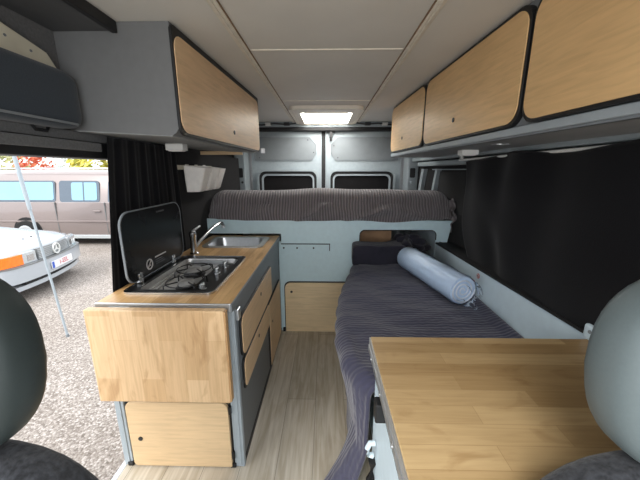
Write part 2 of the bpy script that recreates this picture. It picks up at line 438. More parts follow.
# rear header and its clutter of clips and cables
hd = struct('trim_18', B(-.87, .87, 3.38, 3.46, 1.765, 1.825, bev=.012), M['silver'])
for x in (-.12, .09): struct('slot', P(rrect(x-.05, x+.05, 1.785, 1.805, .009), 3.374, 3.384, 'y'), M['black'], hd)
struct('seal', B(-.84, .84, 3.38, 3.45, 1.728, 1.768, bev=.01), M['rubber'], hd)
for x in (-.62, .62, -.42, .44):
    struct('clip', B(x-.03, x+.03, 3.34, 3.385, 1.78, 1.81, bev=.006), M['white' if abs(x) > .5 else 'black'], hd)
for s in (-1, 1):
    bm = NB(); tube(bm, [(s*.32, 3.33, 1.80), (s*.42, 3.345, 1.79), (s*.55, 3.35, 1.80), (s*.68, 3.345, 1.785), (s*.78, 3.35, 1.79)], .007, 8)
    struct('cable', bm, M['black'], hd, smooth=True)

# the two rear doors
def rear_door(name, x0, x1, hinge):
    root = bpy.data.objects.new(name, None); COL.objects.link(root); root.location = ((x0+x1)/2, 3.45, .2); BASE[root] = Vector(root.location); root['kind'] = 'structure'
    w0, w1 = x0+.085, x1-.06
    if hinge > 0: w0, w1 = x0+.06, x1-.085
    # door sheet with a window opening
    N_ = 6
    outer = rrect(x0, x1, .2, 1.73, .02, N_); inner = rrect(w0, w1, .86, 1.30, .07, N_)
    bm = NB(); ring(bm, outer, inner, 3.45, 3.47, 'y'); struct('door_sheet', bm, M['silver'], root)
    # upper recess with a clipped-corner grey board
    a0, a1 = x0+.05, x1-.065
    c = .07
    if hinge < 0: pts = [(a0, 1.43), (a1-c*.7, 1.43), (a1, 1.43+c), (a1, 1.66-c), (a1-c, 1.665), (a0, 1.665)]
    else: a0, a1 = x0+.065, x1-.05; pts = [(a0+c*.7, 1.43), (a1, 1.43), (a1, 1.665), (a0+c, 1.665), (a0, 1.66-c), (a0, 1.43+c)]
    struct('upper_board', P(pts, 3.444, 3.452, 'y', bev=.002), M['silverin'], root)
    cx = sum(p[0] for p in pts)/6; cz = sum(p[1] for p in pts)/6
    bm = NB(); ring(bm, [(cx+(p[0]-cx)*1.03, cz+(p[1]-cz)*1.06) for p in pts], pts, 3.440, 3.452, 'y'); struct('board_seam', bm, M['frame'], root)
    for k in pts[::2]:
        bm = NB(); lathe(bm, [(.006, -.003), (.006, .003)], (cx+(k[0]-cx)*.9, 3.442, cz+(k[1]-cz)*.8), 'y', 10); struct('screw', bm, M['black'], root)
    bm = NB(); ring(bm, rrect(w0-.03, w1+.03, .83, 1.33, .09, N_), rrect(w0-.005, w1+.005, .855, 1.305, .07, N_), 3.42, 3.452, 'y'); struct('window_rim', bm, M['silver'], root)
    bm = NB(); ring(bm, rrect(w0-.004, w1+.004, .856, 1.304, .07, N_), rrect(w0+.022, w1-.022, .88, 1.278, .06, N_), 3.430, 3.462, 'y'); struct('window_seal', bm, M['rubber'], root)
    bm = NB(); ring(bm, rrect(w0+.022, w1-.022, .88, 1.278, .06, N_), rrect(w0+.04, w1-.04, .9, 1.258, .05, N_), 3.435, 3.462, 'y'); struct('inner_rim', bm, M['frame_lt'], root)
    struct('window_blackout', P(rrect(w0+.03, w1-.03, .89, 1.268, .05, N_), 3.452, 3.462, 'y'), M['blackwall'], root)
    return root
rear_door('door_1', -.835, -.05, -1)
d2 = rear_door('door_2', -.005, .835, 1)
struct('door_gap', B(-.05, -.008, 3.448, 3.47, .2, 1.73), M['rubber'], d2)
bm = NB(); box(bm, .035, .07, 3.40, 3.446, 1.66, 1.735, bev=.006); box(bm, .01, .1, 3.41, 3.446, 1.715, 1.74, bev=.006); tube(bm, [(.052, 3.41, 1.66), (.052, 3.41, 1.625)], .012, 8)
struct('latch', bm, M['black'], d2)
struct('wall_rear', B(-1.04, 1.04, 3.49, 3.52, -.2, 1.86), M['vanwhite'])

# roof hatch
w = bpy.data.objects.new('window_1', None); COL.objects.link(w); w.location = (0, 3.03, 1.82); BASE[w] = Vector(w.location); w['kind'] = 'structure'
bm = NB(); ring(bm, rrect(-.305, .305, 2.55, 3.375, .07), rrect(-.225, .225, 2.74, 3.345, .02), 1.796, 1.824, 'z'); struct('hatch_frame', bm, M['hatchframe'], w)
bm = NB(); ring(bm, rrect(-.31, .31, 2.545, 3.377, .075), rrect(-.285, .285, 2.57, 3.36, .06), 1.79, 1.80, 'z'); struct('hatch_lip', bm, M['batten'], w)
bm = NB(); ring(bm, rrect(-.235, .235, 2.74, 3.35, .02), rrect(-.222, .222, 2.755, 3.335, .015), 1.82, 1.90, 'z'); struct('hatch_shaft', bm, M['hatchframe'], w)
struct('hatch_pane', B(-.25, .25, 2.72, 3.37, 1.9, 1.91), M['milky'], w)

# upper front-left: dark side lining under the roof and the roof-edge panel
struct('trim_19', B(-1.0, -.745, .25, 1.158, 1.79, 1.819), M['darkgrey'])
struct('trim_20', B(-.745, -.725, .25, 1.158, 1.782, 1.819, bev=.003), M['black'])
struct('trim_21', B(-1.0, -.953, .25, 1.158, 1.464, 1.79), M['feltgrey'])
bm = NB(); prism(bm, [(.55, 1.66), (1.125, 1.655), (1.09, 1.70), (1.07, 1.705), (.80, 1.80-.03), (.55, 1.785)], -.953, -.93, 'x', bev=.004)
tr = struct('trim_22', bm, M['cream'])
for y, z in ((.955, 1.70), (1.03, 1.685)):
    bm = NB(); lathe(bm, [(.004, -.001), (.004, .002)], (-.93, y, z), 'x', 10); struct('screw', bm, M['frame'], tr)

# ================================================================== LEFT SIDE
def taper(bm, k, y0):
    """the van narrows slightly towards the back: shear x with depth"""
    return xf(bm, Matrix(((1, k, 0, -k*y0), (0, 1, 0, 0), (0, 0, 1, 0), (0, 0, 0, 1))))

# ---- left overhead cabinet
t = thing('overhead_cabinet', (-.75, 1.16, 1.445), 'grey overhead cabinet with one long plywood door above the kitchen', 'cabinet', None)
kl = .045
bm = NB()
prism(bm, [(-.545, 1.485), (-.548, 1.468), (-.557, 1.455), (-.570, 1.447), (-.588, 1.445), (-.985, 1.468), (-.985, 1.819), (-.545, 1.819)], 1.16, 2.275, 'y')
obj('body', taper(bm, kl, 1.16), M['greyend'], t)
bm = NB(); prism(bm, [(-.575, 1.442), (-.575, 1.449), (-.985, 1.472), (-.985, 1.464)], 1.165, 2.275, 'y'); obj('underside', taper(bm, kl, 1.16), M['under'], t)
bm = P(rrect(1.158, 2.282, 1.446, 1.815, (.035, .03, .01, .02)), -.548, -.538, 'x', bev=.002); obj('door_edge', taper(bm, kl, 1.16), M['black'], t, label='black edge behind the plywood door')
bm = P(rrect(1.166, 2.270, 1.458, 1.79, (.05, .04, .05, .05)), -.5385, -.535, 'x', bev=.001); d = obj('door', taper(bm, kl, 1.16), M['ply'], t, label='birch plywood door')
bm = hole(NB(), (-.509, 1.735, 1.522), .011, 'x', .003); obj('finger_hole', bm, M['black'], d)
bm = NB(); box(bm, -.53, -.50, 2.265, 2.285, 1.44, 1.475, bev=.004); obj('corner_bracket', taper(bm, kl, 1.16), M['alu'], t)

# ---- padded bolster
t = thing('padded_bolster', (-.88, .7, 1.46), 'dark slate padded bolster with a rounded end, below the cream trim wedge', 'bolster')
bm = P(rrect(1.455-1.455, .185, 0, .10, .03), 0, 0.78, 'y')
bm.free(); bm = NB()
secs = []
for y, s in ((.35, .99), (.36, 1), (1.075, 1), (1.105, .97), (1.125, .90), (1.137, .78), (1.142, .6)):
    cz, cx = 1.555, -.925
    secs.append([Vector((cx+p[0]*(s if s > .8 else s), y, cz+p[1]*s)) for p in rrect(-.05, .05, -.095, .095, .03)])
loft(bm, secs); obj('pad', bm, M['slate'], t, smooth=True)
bm = NB(); tube(bm, [(-.868, .352, 1.475), (-.868, 1.09, 1.475)], .004, 6); obj('seam_piping', bm, M['frame'], t, smooth=True, label='pale seam along the bottom edge')
bm = NB(); tube(bm, [(-.93, .98, 1.462), (-.93, .99, 1.448), (-.93, 1.03, 1.448), (-.93, 1.04, 1.462)], .006, 8); obj('hook', bm, M['black'], t, smooth=True)

# ---- small white lamps under the cabinets
def puck(loc, label):
    t = thing('under_cabinet_lamp', loc, label, 'lamp', None)
    x, y, z = loc
    obj('housing', B(x-.045, x+.045, y-.03, y+.03, z, z+.034, bev=.004), M['white'], t)
    obj('diffuser', B(x-.035, x+.035, y-.022, y+.022, z-.004, z+.001, bev=.002), M['pot'], t)
puck((-.775, 1.60, 1.418), 'small white lamp box under the left overhead cabinet')
puck((.775, 1.71, 1.400), 'small white lamp box under the long right overhead cabinet')

# ---- kitchen cabinet
K = thing('kitchen_cabinet', (-.64, 1.67, 0), 'slate grey kitchen cabinet with plywood drawers and doors under the worktop', 'cabinet')
bm = NB()
box(bm, -.39, -.372, 1.09, 2.262, .012, .788)                      # aisle side
box(bm, -.89, -.876, 1.09, 2.262, .012, .788)                      # outer side
box(bm, -.876, -.39, 1.105, 1.12, .02, .788)                       # front panel
box(bm, -.876, -.39, 1.12, 2.262, .012, .03)                       # bottom
box(bm, -.876, -.39, 2.25, 2.262, .03, .788)                       # back
obj('body', bm, M['frame'], K)
obj('lower_panel', B(-.373, -.369, 1.10, 1.742, .03, .40), M['greyend'], K, label='dark grey panel under the drawers')
obj('plinth_strip', B(-.374, -.366, 1.10, 2.26, .0, .03), M['black'], K)
for x0, x1 in ((-.918, -.878), (-.408, -.364)):
    bm = B(x0, x1, 1.082, 1.106, .0, .79, bev=.003); box(bm, x0+.012, x1-.012, 1.078, 1.084, .01, .79, bev=.002)
    obj('corner_post', bm, M['frame_lt'], K)
obj('foot', B(-.428, -.402, 1.075, 1.10, 0, .022, bev=.003), M['black'], K); obj('foot', B(-.90, -.875, 1.075, 1.10, 0, .022, bev=.003), M['black'], K)
d = obj('front_door', P(rrect(-.866, -.418, .008, .348, (.02, .005, .035, .035)), 1.072, 1.088, 'y', bev=.002), M['ply_x'], K, label='pale plywood door below the folding leaf')
obj('finger_hole', hole(NB(), (-.818, 1.071, .158), .010, 'y', .002), M['black'], d)
obj('door_edge', P(rrect(-.868, -.409, .004, .353, (.02, .005, .035, .035)), 1.086, 1.098, 'y'), M['black'], d)
for z in (.05, .29): obj('hinge', B(-.416, -.404, 1.07, 1.09, z, z+.04, bev=.003), M['black'], d)
def front(y0, y1, z0, z1, name, hy, hz, r=.04, open_=0):
    e = P(rrect(y0-.012, y1+.004, z0-.006, z1+.008, (r, .01, .012, r)), -.372, -.3625, 'x', bev=.002)
    f = P(rrect(y0, y1, z0, z1, (r, .008, .01, r)), -.363, -.3595, 'x', bev=.001)
    d = obj(name, f, M['ply'], K); obj('black_edge', e, M['black'], d)
    obj('finger_hole', hole(NB(), (-.3595, hy, hz), .010, 'x', .002), M['black'], d)
front(1.165, 1.865, .512, .70, 'drawer', 1.54, .648)
front(1.170, 1.745, .345, .488, 'drawer', 1.45, .445, .03)
front(1.765, 2.20, .03, .478, 'side_door', 1.845, .318, .012)
obj('bracket', B(-.37, -.355, 1.11, 1.145, .715, .765, bev=.004), M['alu'], K)
# ---- worktop with its folding leaf
W = thing('worktop', (-.63, 1.65, .79), 'beech block kitchen worktop with a folding leaf hanging at the front', 'worktop')
bm = NB()
x0, x1 = -.889, -.364
for a in ((x0, x1, 1.05, 1.17), (x0, -.80, 1.17, 1.63), (-.49, x1, 1.17, 1.63), (x0, x1, 1.63, 1.91), (x0, -.80, 1.91, 2.18), (-.45, x1, 1.91, 2.18), (x0, x1, 2.18, 2.272)):
    box(bm, a[0], a[1], a[2], a[3], .79, .82)
obj('slab', bm, M['worktop'], W)
obj('front_rail', B(-.889, -.364, 1.042, 1.05, .79, .8215, bev=.002), M['alu'], W, label='metal strip along the front edge')
obj('side_edge', B(-.364, -.358, 1.042, 2.272, .786, .8195, bev=.001), M['frame'], W, label='grey edge strip')
lf = obj('folding_leaf', B(-.903, -.376, 1.0, 1.030, .414, .813, bev=.004), M['leaf'], W, label='hanging beech leaf with vertical staves')
obj('edge_band', B(-.3765, -.370, 1.002, 1.028, .418, .808, bev=.002), M['ply_edge'], lf)
for x in (-.80, -.46):
    bm = NB(); tube(bm, [(x-.04, 1.036, .80), (x+.04, 1.036, .80)], .005, 8); obj('hinge', bm, M['alu'], lf, smooth=True)
# ---- hob
H = thing('gas_hob', (-.65, 1.4, .82), 'two-burner gas hob with its black glass lid standing open', 'hob')
bm = NB(); ring(bm, rrect(-.842, -.468, 1.135, 1.668, .03), rrect(-.80, -.492, 1.168, 1.632, .03), .8205, .827, 'z'); obj('glass_rim', bm, M['blackmetal'], H)
bm = NB(); ring(bm, rrect(-.848, -.462, 1.129, 1.674, .034), rrect(-.842, -.468, 1.135, 1.668, .03), .8205, .8285, 'z'); obj('steel_edge', bm, M['chrome'], H)
bm = NB()
def tray(bm, u0, u1, v0, v1, z1, z0, r=.03, ins=.02):
    A = rrect(u0, u1, v0, v1, r); C = rrect(u0+ins, u1-ins, v0+ins, v1-ins, r)
    R = [[bm.verts.new((p[0], p[1], z)) for p in L] for L, z in ((A, z1), ([(a[0]*.4+c[0]*.6, a[1]*.4+c[1]*.6) for a, c in zip(A, C)], z0+.01), (C, z0))]
    f = []
    for q, s in zip(R, R[1:]):
        for k in range(len(q)): f.append(bm.faces.new((q[k], q[(k+1) % len(q)], s[(k+1) % len(q)], s[k])))
    f.append(bm.faces.new(R[-1])); bmesh.ops.recalc_face_normals(bm, faces=f)
    for q in f: q.normal_flip() if q.normal.z < 0 else None
    return bm
tray(bm, -.798, -.494, 1.17, 1.63, .824, .800, .03, .005); obj('steel_tray', bm, M['steel'], H, smooth=True)
obj('control_plate', P(rrect(-.60, -.512, 1.20, 1.60, .02), .800, .8035, 'z'), M['blackmetal'], H)
for z_, x_ in ((.808, -.775), (.810, -.752)): obj('steel_bar', B(x_-.008, x_+.008, 1.185, 1.615, .80, z_, bev=.003), M['burner'], H)
obj('steel_ledge', B(-.76, -.56, 1.598, 1.612, .80, .82, bev=.003), M['alu'], H)
for cx, cy, r in ((-.628, 1.25, .036), (-.668, 1.43, .042)):
    bm = NB(); lathe(bm, [(r*1.25, .80), (r*1.25, .806), (r, .808), (r, .818), (r*.7, .818)], (cx, cy, 0), 'z'); b = obj('burner', bm, M['blackmetal'], H, smooth=True)
    bm = NB(); lathe(bm, [(r*.92, .8185), (r*.95, .824), (r*.8, .828), (.001, .829)], (cx, cy, 0), 'z'); obj('burner_cap', bm, M['burner'], b, smooth=True)
    bm = NB()
    circ = [(cx+.082*cos(2*pi*k/24), cy+.082*sin(2*pi*k/24), .834) for k in range(25)]; tube(bm, circ, .0028, 8)
    for k in range(4):
        a = pi/4+k*pi/2; c_, s_ = cos(a), sin(a)
        tube(bm, [(cx+.035*c_, cy+.035*s_, .838), (cx+.082*c_, cy+.082*s_, .838), (cx+.094*c_, cy+.094*s_, .834), (cx+.097*c_, cy+.097*s_, .806)], .003, 8)
    obj('pan_support', bm, M['blackmetal'], H, smooth=True)
for x, y in ((-.548, 1.545), (-.556, 1.44), (-.545, 1.225)):
    bm = NB(); lathe(bm, [(.02, .803), (.019, .81), (.0145, .812), (.0135, .83), (.001, .831)], (x, y, 0), 'z', 20); k = obj('knob', bm, M['chrome'], H, smooth=True)
    obj('grip', B(x-.004, x+.004, y-.018, y+.018, .815, .835, bev=.002), M['alu'], k)
bm = P([(p[0], p[1]) for p in rrect(1.165, 1.668, .842, 1.148, (.05, .05, .06, .06))], -.836, -.829, 'x', bev=.0015)
L = obj('glass_lid', bm, M['glass'], H)
bm = NB(); o_ = rrect(1.1625, 1.6705, .8395, 1.1505, (.052, .052, .062, .062)); i_ = rrect(1.167, 1.666, .844, 1.146, (.05, .05, .06, .06)); ring(bm, o_, i_, -.837, -.8285, 'x'); obj('lid_edge', bm, M['frame'], L, label='thin pale edge of the lid')
for y in (1.245, 1.54):
    bm = B(-.842, -.822, y-.014, y+.014, .828, .872, bev=.004); obj('lid_hinge', bm, M['chrome'], H)
bm = NB(); cy, cz = 1.325, .888
ring(bm, [(cy+.026*cos(a*pi/16), cz+.026*sin(a*pi/16)) for a in range(32)], [(cy+.020*cos(a*pi/16), cz+.020*sin(a*pi/16)) for a in range(32)], -.829, -.8275, 'x')
bar = [(-.02, -.003), (.02, -.003), (.02, .003), (-.02, .003)]
prism(bm, [(cy+(u*.7071+v*.7071), cz+(u*.7071-v*.7071)) for u, v in bar], -.829, -.8275, 'x')
prism(bm, [(cy-.006, cz-.004), (cy+.004, cz-.010), (cy+.008, cz-.004), (cy-.002, cz+.002)], -.829, -.8275, 'x')
prism(bm, [(1.375, .905), (1.475, .905), (1.475, .911), (1.375, .911)], -.829, -.8275, 'x')
obj('warning_print', bm, M['print'], L, label='white no-use symbol and a printed line')
bm = NB()
for k in range(3): prism(bm, [(1.375, .872+.010*k), (1.46-.012*k, .872+.010*k), (1.46-.012*k, .8745+.010*k), (1.375, .8745+.010*k)], -.829, -.8278, 'x')
obj('small_print', bm, M['darkgrey'], L, label='faint lines of small print')
obj('lid_grip', P(rrect(1.43, 1.50, 1.118, 1.124, .002), -.829, -.827, 'x'), M['darkgrey'], L)
# ---- sink and tap
t = thing('sink', (-.63, 2.04, .82), 'rectangular stainless steel sink set in the back of the worktop', 'sink')
bm = NB(); ring(bm, rrect(-.83, -.42, 1.885, 2.205, .05), rrect(-.80, -.452, 1.912, 2.178, .05), .8205, .8265, 'z'); obj('rim', bm, M['steel'], t, smooth=True)
bm = NB(); tray(bm, -.80, -.452, 1.912, 2.178, .8215, .69, .05, .02); obj('basin', bm, M['sinksteel'], t, smooth=True)
bm = NB(); lathe(bm, [(.03, .6905), (.03, .693), (.022, .693), (.02, .691), (.001, .691)], (-.63, 2.04, 0), 'z'); obj('drain', bm, M['chrome'], t, smooth=True)
t = thing('tap', (-.80, 1.735, .82), 'chrome mixer tap with a long slim spout beside the sink', 'tap')
bm = NB(); lathe(bm, [(.026, .82), (.026, .828), (.019, .834), (.018, .925), (.021, .93), (.021, .956), (.014, .962), (.001, .963)], (-.80, 1.735, 0), 'z', 20); obj('body', bm, M['chrome'], t, smooth=True)
bm = NB(); tube(bm, [(-.795, 1.75, .862), (-.79, 1.80, .885), (-.78, 1.90, .915), (-.765, 2.0, .942), (-.75, 2.075, .955), (-.745, 2.10, .948), (-.742, 2.11, .93)], [.011, .011, .010, .010, .010, .0105, .011], 12); obj('spout', bm, M['chrome'], t, smooth=True)
bm = NB(); lathe(bm, [(.013, -.016), (.013, .0), (.001, .001)], (-.742, 2.11, .93), 'z', 14); obj('aerator', bm, M['alu'], t, smooth=True)
bm = NB(); tube(bm, [(-.80, 1.735, .958), (-.795, 1.76, .968), (-.785, 1.81, .980)], [.008, .008, .006], 10); obj('lever', bm, M['alu'], t, smooth=True)
# ---- pots on a rail
t = thing('wall_rail', (-.92, 2.05, 1.32), 'short pale rail on the black wall carrying three white pots', 'rail')
obj('bar', B(-.926, -.914, 1.80, 2.44, 1.322, 1.35, bev=.003), M['cream'], t)
obj('mount', B(-.93, -.908, 1.83, 1.85, 1.30, 1.352, bev=.003), M['white'], t)
for k, lab in enumerate(('first white pot on the rail, nearest the curtain', 'middle white pot of the three hanging on the rail', 'last white pot on the rail, furthest from the hob')):
    y = 1.99+.142*k
    t = thing('hanging_pot', (-.85, y, 1.18), lab, 'pot', 'white pots on the wall rail')
    def sec(z, s, xb):
        return [Vector((p[0], p[1], z)) for p in rrect(-.91, xb, y-.066*s, y+.066*s, .018)]
    bm = NB()
    out = [sec(1.18, .70, -.825), sec(1.19, .76, -.812), sec(1.33, 1.0, -.765)]
    for v in out[2]: v.z += .018*((-.765-v.x)/.145)
    inn = [[Vector((p.x*.965+.035*(-.84), y+(p.y-y)*.93, p.z)) for p in s] for s in (out[2], out[1])]
    loft(bm, out+inn, caps=False); 
    n = len(out[0]); bm.verts.ensure_lookup_table(); bm.faces.new(bm.verts[:n]); bm.faces.new(bm.verts[-n:])
    bmesh.ops.recalc_face_normals(bm, faces=bm.faces); obj('pot_body', bm, M['pot'], t, smooth=True)
    obj('hook', B(-.914, -.905, y-.02, y+.02, 1.31, 1.356, bev=.003), M['pot'], t)
# ---- left curtain
def curtain(name, x, y0, y1, z0, z1, folds, amp, mat, label, seed, hem=None, bulge=0, side=1, leadin=0):
    rnd = random.Random(seed); ph = [rnd.uniform(0, 6) for _ in range(5)]
    def f(u, v):
        y = y0+(y1-y0)*u; top = z1+(hem(u) if hem else 0); z = z0+(top-z0)*v
        wv = sin(folds*2*pi*u+ph[0]+.7*sin(3*u+ph[1]))*.6+.3*sin(folds*3.7*pi*u+ph[2]+v*1.5)+.25*sin(5*u+3*v+ph[3])
        a = amp*(.55+.45*sin(pi*(1-v)*.8))
        xx = x+side*(a*wv)-side*bulge*sin(pi*min(1, max(0, v)))*sin(pi*u)
        yy = y-leadin*(1-v)*(1-u)
        return Vector((xx, yy, z))
    bm = NB(); grid(bm, f, 120, 30); o = obj(name, bm, mat, None, smooth=True, angle=180); solid(o, .004); return tag(o, label, 'curtain')
curtain('curtain', -.905, 1.275, 1.84, .60, 1.452, 7, .011, M['curtain'], 'black curtain behind the hob lid, next to the open sliding door', 3, leadin=.15)
# plywood offcut stuck under the far end of the left cabinet
t = B(-.93, -.62, 2.276, 2.292, 1.43, 1.455); o = obj('wooden_batten', t, M['ply_x'], None); tag(o, 'small pale wooden batten under the far end of the left overhead cabinet', 'batten')

# ================================================================== REAR BED AND PARTITION
T = thing('raised_bed_platform', (0, 2.3, 0), 'blue-grey painted bed partition with plywood hatch, across the back of the van', 'bed frame')
arc = lambda cx, cz, r, a0, a1, n=6: [(cx+r*cos(radians(a0+(a1-a0)*k/n)), cz+r*sin(radians(a0+(a1-a0)*k/n))) for k in range(n+1)]
pts = [(-.37, 0), (.265, 0)]+arc(.305, .825, .04, 180, 90)+arc(.815, .825, .04, 90, 0)+[(.855, .79), (.862, .78), (.945, .765), (.972, .94), (-.925, .952), (-.925, .835), (-.35, .835), (-.35, .77), (-.37, .77)]
obj('partition_panel', P(pts, 2.276, 2.296, 'y'), M['panel'], T)
obj('slats_board', B(-.92, .93, 2.296, 3.36, .90, .93), M['ply_edge'], T)
bm = NB(); n_out = arc(.305, .825, .044, 180, 90)+arc(.815, .825, .044, 90, 0); 
tube(bm, [(.265, 2.275, .60)]+[(p[0], 2.275, p[1]) for p in arc(.305, .825, .04, 180, 90)+arc(.815, .825, .04, 90, 0)]+[(.855, 2.275, .79)], .004, 6); obj('niche_edge', bm, M['rubber'], T, smooth=True, label='dark edge of the niche opening')
h = obj('hatch', P(rrect(-.328, .24, .0, .432, (.0, .0, .0, .045)), 2.258, 2.272, 'y', bev=.002), M['ply_dull'], T, label='plywood hatch with one rounded corner')
obj('black_edge', P(rrect(-.336, .245, .0, .441, (.0, .0, .0, .05)), 2.27, 2.277, 'y'), M['black'], h)
obj('finger_hole', hole(NB(), (-.276, 2.257, .356), .010, 'y', .002), M['black'], h)
obj('foot', B(-.352, -.332, 2.255, 2.275, 0, .03), M['black'], h)
s = obj('pull_board', P(rrect(-.352, .028, .698, .75, .004), 2.268, 2.276, 'y', bev=.001), M['panel'], T)
bm = NB(); box(bm, -.352, .032, 2.27, 2.277, .75, .756); box(bm, .028, .034, 2.27, 2.277, .698, .756); obj('dark_gap', bm, M['rubber'], s)
for x in (-.33, -.225, -.095): obj('screw', hole(NB(), (x, 2.267, .722), .007, 'y', .002), M['black'], s)

# mattress on the platform
rnd = random.Random(5)
def mat_top(x, d):
    z = 1.168-.075*min(1, d/.55)+.010*sin(5*x+1)*sin(6*d)+.016*math.exp(-((x+.05)/.2)**2)*math.exp(-(d/.15)**2)+.008*math.exp(-((x-.45)/.2)**2)*math.exp(-(d/.2)**2)
    return z
def mattress(u, v):
    x = -.915+1.885*u
    edge = min(u, 1-u)*1.87; rd = 1-min(1, edge/.11); rz = .075*(1-math.sqrt(max(0, 1-rd*rd)))
    # v: 0 front bottom -> .35 front top -> 1 back
    pull = .020*math.exp(-((x+.02)/.16)**2)+.020*math.exp(-((x-.55)/.2)**2)
    zb = .953-.016*math.exp(-((x+.05)/.22)**2)-.014*sin(3*x)**2-.012*math.exp(-((x-.5)/.15)**2)
    if v < .35:
        t = v/.35; top = mat_top(x, .04)-rz
        z = zb+(top-zb-.095)*t
        y = 2.272+.02*t*t-.016*sin(pi*t)-pull*sin(pi*t)*(.5+.5*sin(9*(x+.6*t)))
        for xa, ta, xb, tb, wd, am in ((-.22, .0, .03, 1.0, .030, .020), (-.02, .9, .30, .15, .035, .014), (.16, .0, .46, .75, .030, .024), (.52, .9, .75, .2, .04, .012), (-.62, .1, -.45, .9, .04, .010)):
            q = ((x-xa)*(xb-xa)+.04*(t-ta)*(tb-ta))/((xb-xa)**2+.04*(tb-ta)**2); q = min(1, max(0, q))
            dd = math.hypot(x-xa-q*(xb-xa), .2*(t-ta-q*(tb-ta))); y -= 1.7*am*math.exp(-(dd/wd)**2)
    elif v < .5:
        a = (v-.35)/.15*pi/2; top = mat_top(x, .04)-rz
        z = top-.095+.095*sin(a); y = 2.292+.15*(1-cos(a))
    else:
        d = .04+(v-.5)/.5*.93; z = mat_top(x, d)-rz; y = 2.402+d
    yy = y+.03*rd*rd
    return Vector((x, yy, z))
bm = NB(); grid(bm, mattress, 110, 60)
bot = [bm.verts.new((-.915+1.87*k/12, yy, .951)) for yy in (2.275, 3.37) for k in (0, 12)]
t = thing('mattress', (0, 2.8, .95), 'thick mattress in a ribbed grey-brown cover on the raised rear bed', 'mattress')
obj('mattress_cover', bm, M['cover'], t, smooth=True, angle=180)
for b in (): pass
obj('mattress_core', B(-.90, .94, 2.31, 3.35, .931, 1.06, bev=.03), M['cover'], t)
# bunched end of the cover hanging at the right end
bm = NB()
def tuck(u, v):
    return Vector((.952+.03*sin(pi*v)+.012*sin(14*v+4*u), 2.262+.16*u+.012*sin(20*v), 1.10-.25*v+.012*sin(9*u)))
grid(bm, tuck, 16, 24); o = obj('cover_corner', bm, M['cover'], t, smooth=True, angle=180); solid(o, .008)

# ================================================================== LOWER BED
Bd = thing('bench_bed', (.5, 1.6, 0), 'low bench bed along the right wall, under the dark bedspread', 'bed')
obj('base', B(.24, .862, .885, 2.27, 0, .46), M['panel'], Bd)
obj('lower_mattress', B(.20, .858, .93, 2.27, .462, .575, bev=.03), M['crumple'], Bd)
obj('head_board', B(.30, .85, 2.30, 2.9, .50, .56), M['ply_edge'], Bd)
def interp(tab, x):
    if x <= tab[0][0]: return tab[0][1]
    for (a, b), (c, d) in zip(tab, tab[1:]):
        if x <= c: return b+(d-b)*(x-a)/(c-a)
    return tab[-1][1]
EDGE = [(.86, .155), (.90,.148), (.95, .10), (1.05, .066), (1.25, .044), (1.6, .066), (1.9, .118), (2.1, .176), (2.28, .215)]
def quilt(u, v):
    y = .885+1.38*u
    e = interp(EDGE, y)+.004*sin(40*y)
    far = .856
    rip = .005*sin(17*y+3*sin(7*v))+.002*sin(61*y+9*v)*sin(13*v)
    R = .06
    if v < .6:
        t = v/.6; x = far+(e+R-far)*t
        z = .602+rip*min(1, 4*t)+.012*sin(4*y)*sin(3*x)
        if t < .08: z += .02*(1-t/.08)
        z += .03*max(0, (y-1.9)/.38)
    elif v < .7:
        a = (v-.6)/.1*pi/2
        x = e+R-R*sin(a); z = .602+.03*max(0, (y-1.9)/.38)-R*(1-cos(a))+rip*.6
    else:
        t = (v-.7)/.3; z1 = .602-R+.03*max(0, (y-1.9)/.38); zb = .012+.0*y
        z = z1+(zb-z1)*t
        flare = math.exp(-((y-.98)/.10)**2)
        x = e+.075*min(1, max(0, (y-.9)/.15))*sin(pi*min(1, t*1.05)*.55)*(1-.1*flare)+.010*sin(26*y+2*t)*t-flare*(.155*max(0, t-.45)/.55)
    return Vector((x, y, z))
bm = NB(); grid(bm, quilt, 130, 90); o = obj('bedspread', bm, M['quilt'], None, smooth=True, angle=180); solid(o, .012, -1)
tag(o, 'dark slate quilted bedspread draped over the bench bed to the floor', 'bedspread')
# cushions at the head of the bed
def cushion(name, c, s, mat, label, seed, tilt=0, e=4.5, lump=.012, e2=2.2):
    bm = NB(); pillow(bm, (0, 0, 0), s[0], s[1], s[2], e, 40, 24, e2)
    r = random.Random(seed); p = [r.uniform(0, 6) for _ in range(4)]
    for v in bm.verts:
        k = v.co.copy(); v.co += Vector((lump*sin(19*k.y+p[0]), lump*sin(17*k.x+p[1]), lump*sin(21*k.x+13*k.y+p[2])))
    xf(bm, Matrix.Translation(c) @ Matrix.Rotation(radians(tilt), 4, 'X'))
    o = obj(name, bm, mat, None, smooth=True, angle=180); return tag(o, label, 'cushion')
cushion('cushion', (.405, 2.205, .695), (.205, .06, .085), M['cushion'], 'flat dark quilted cushion at the head of the bench bed', 1, 6, 12, .003, 8)
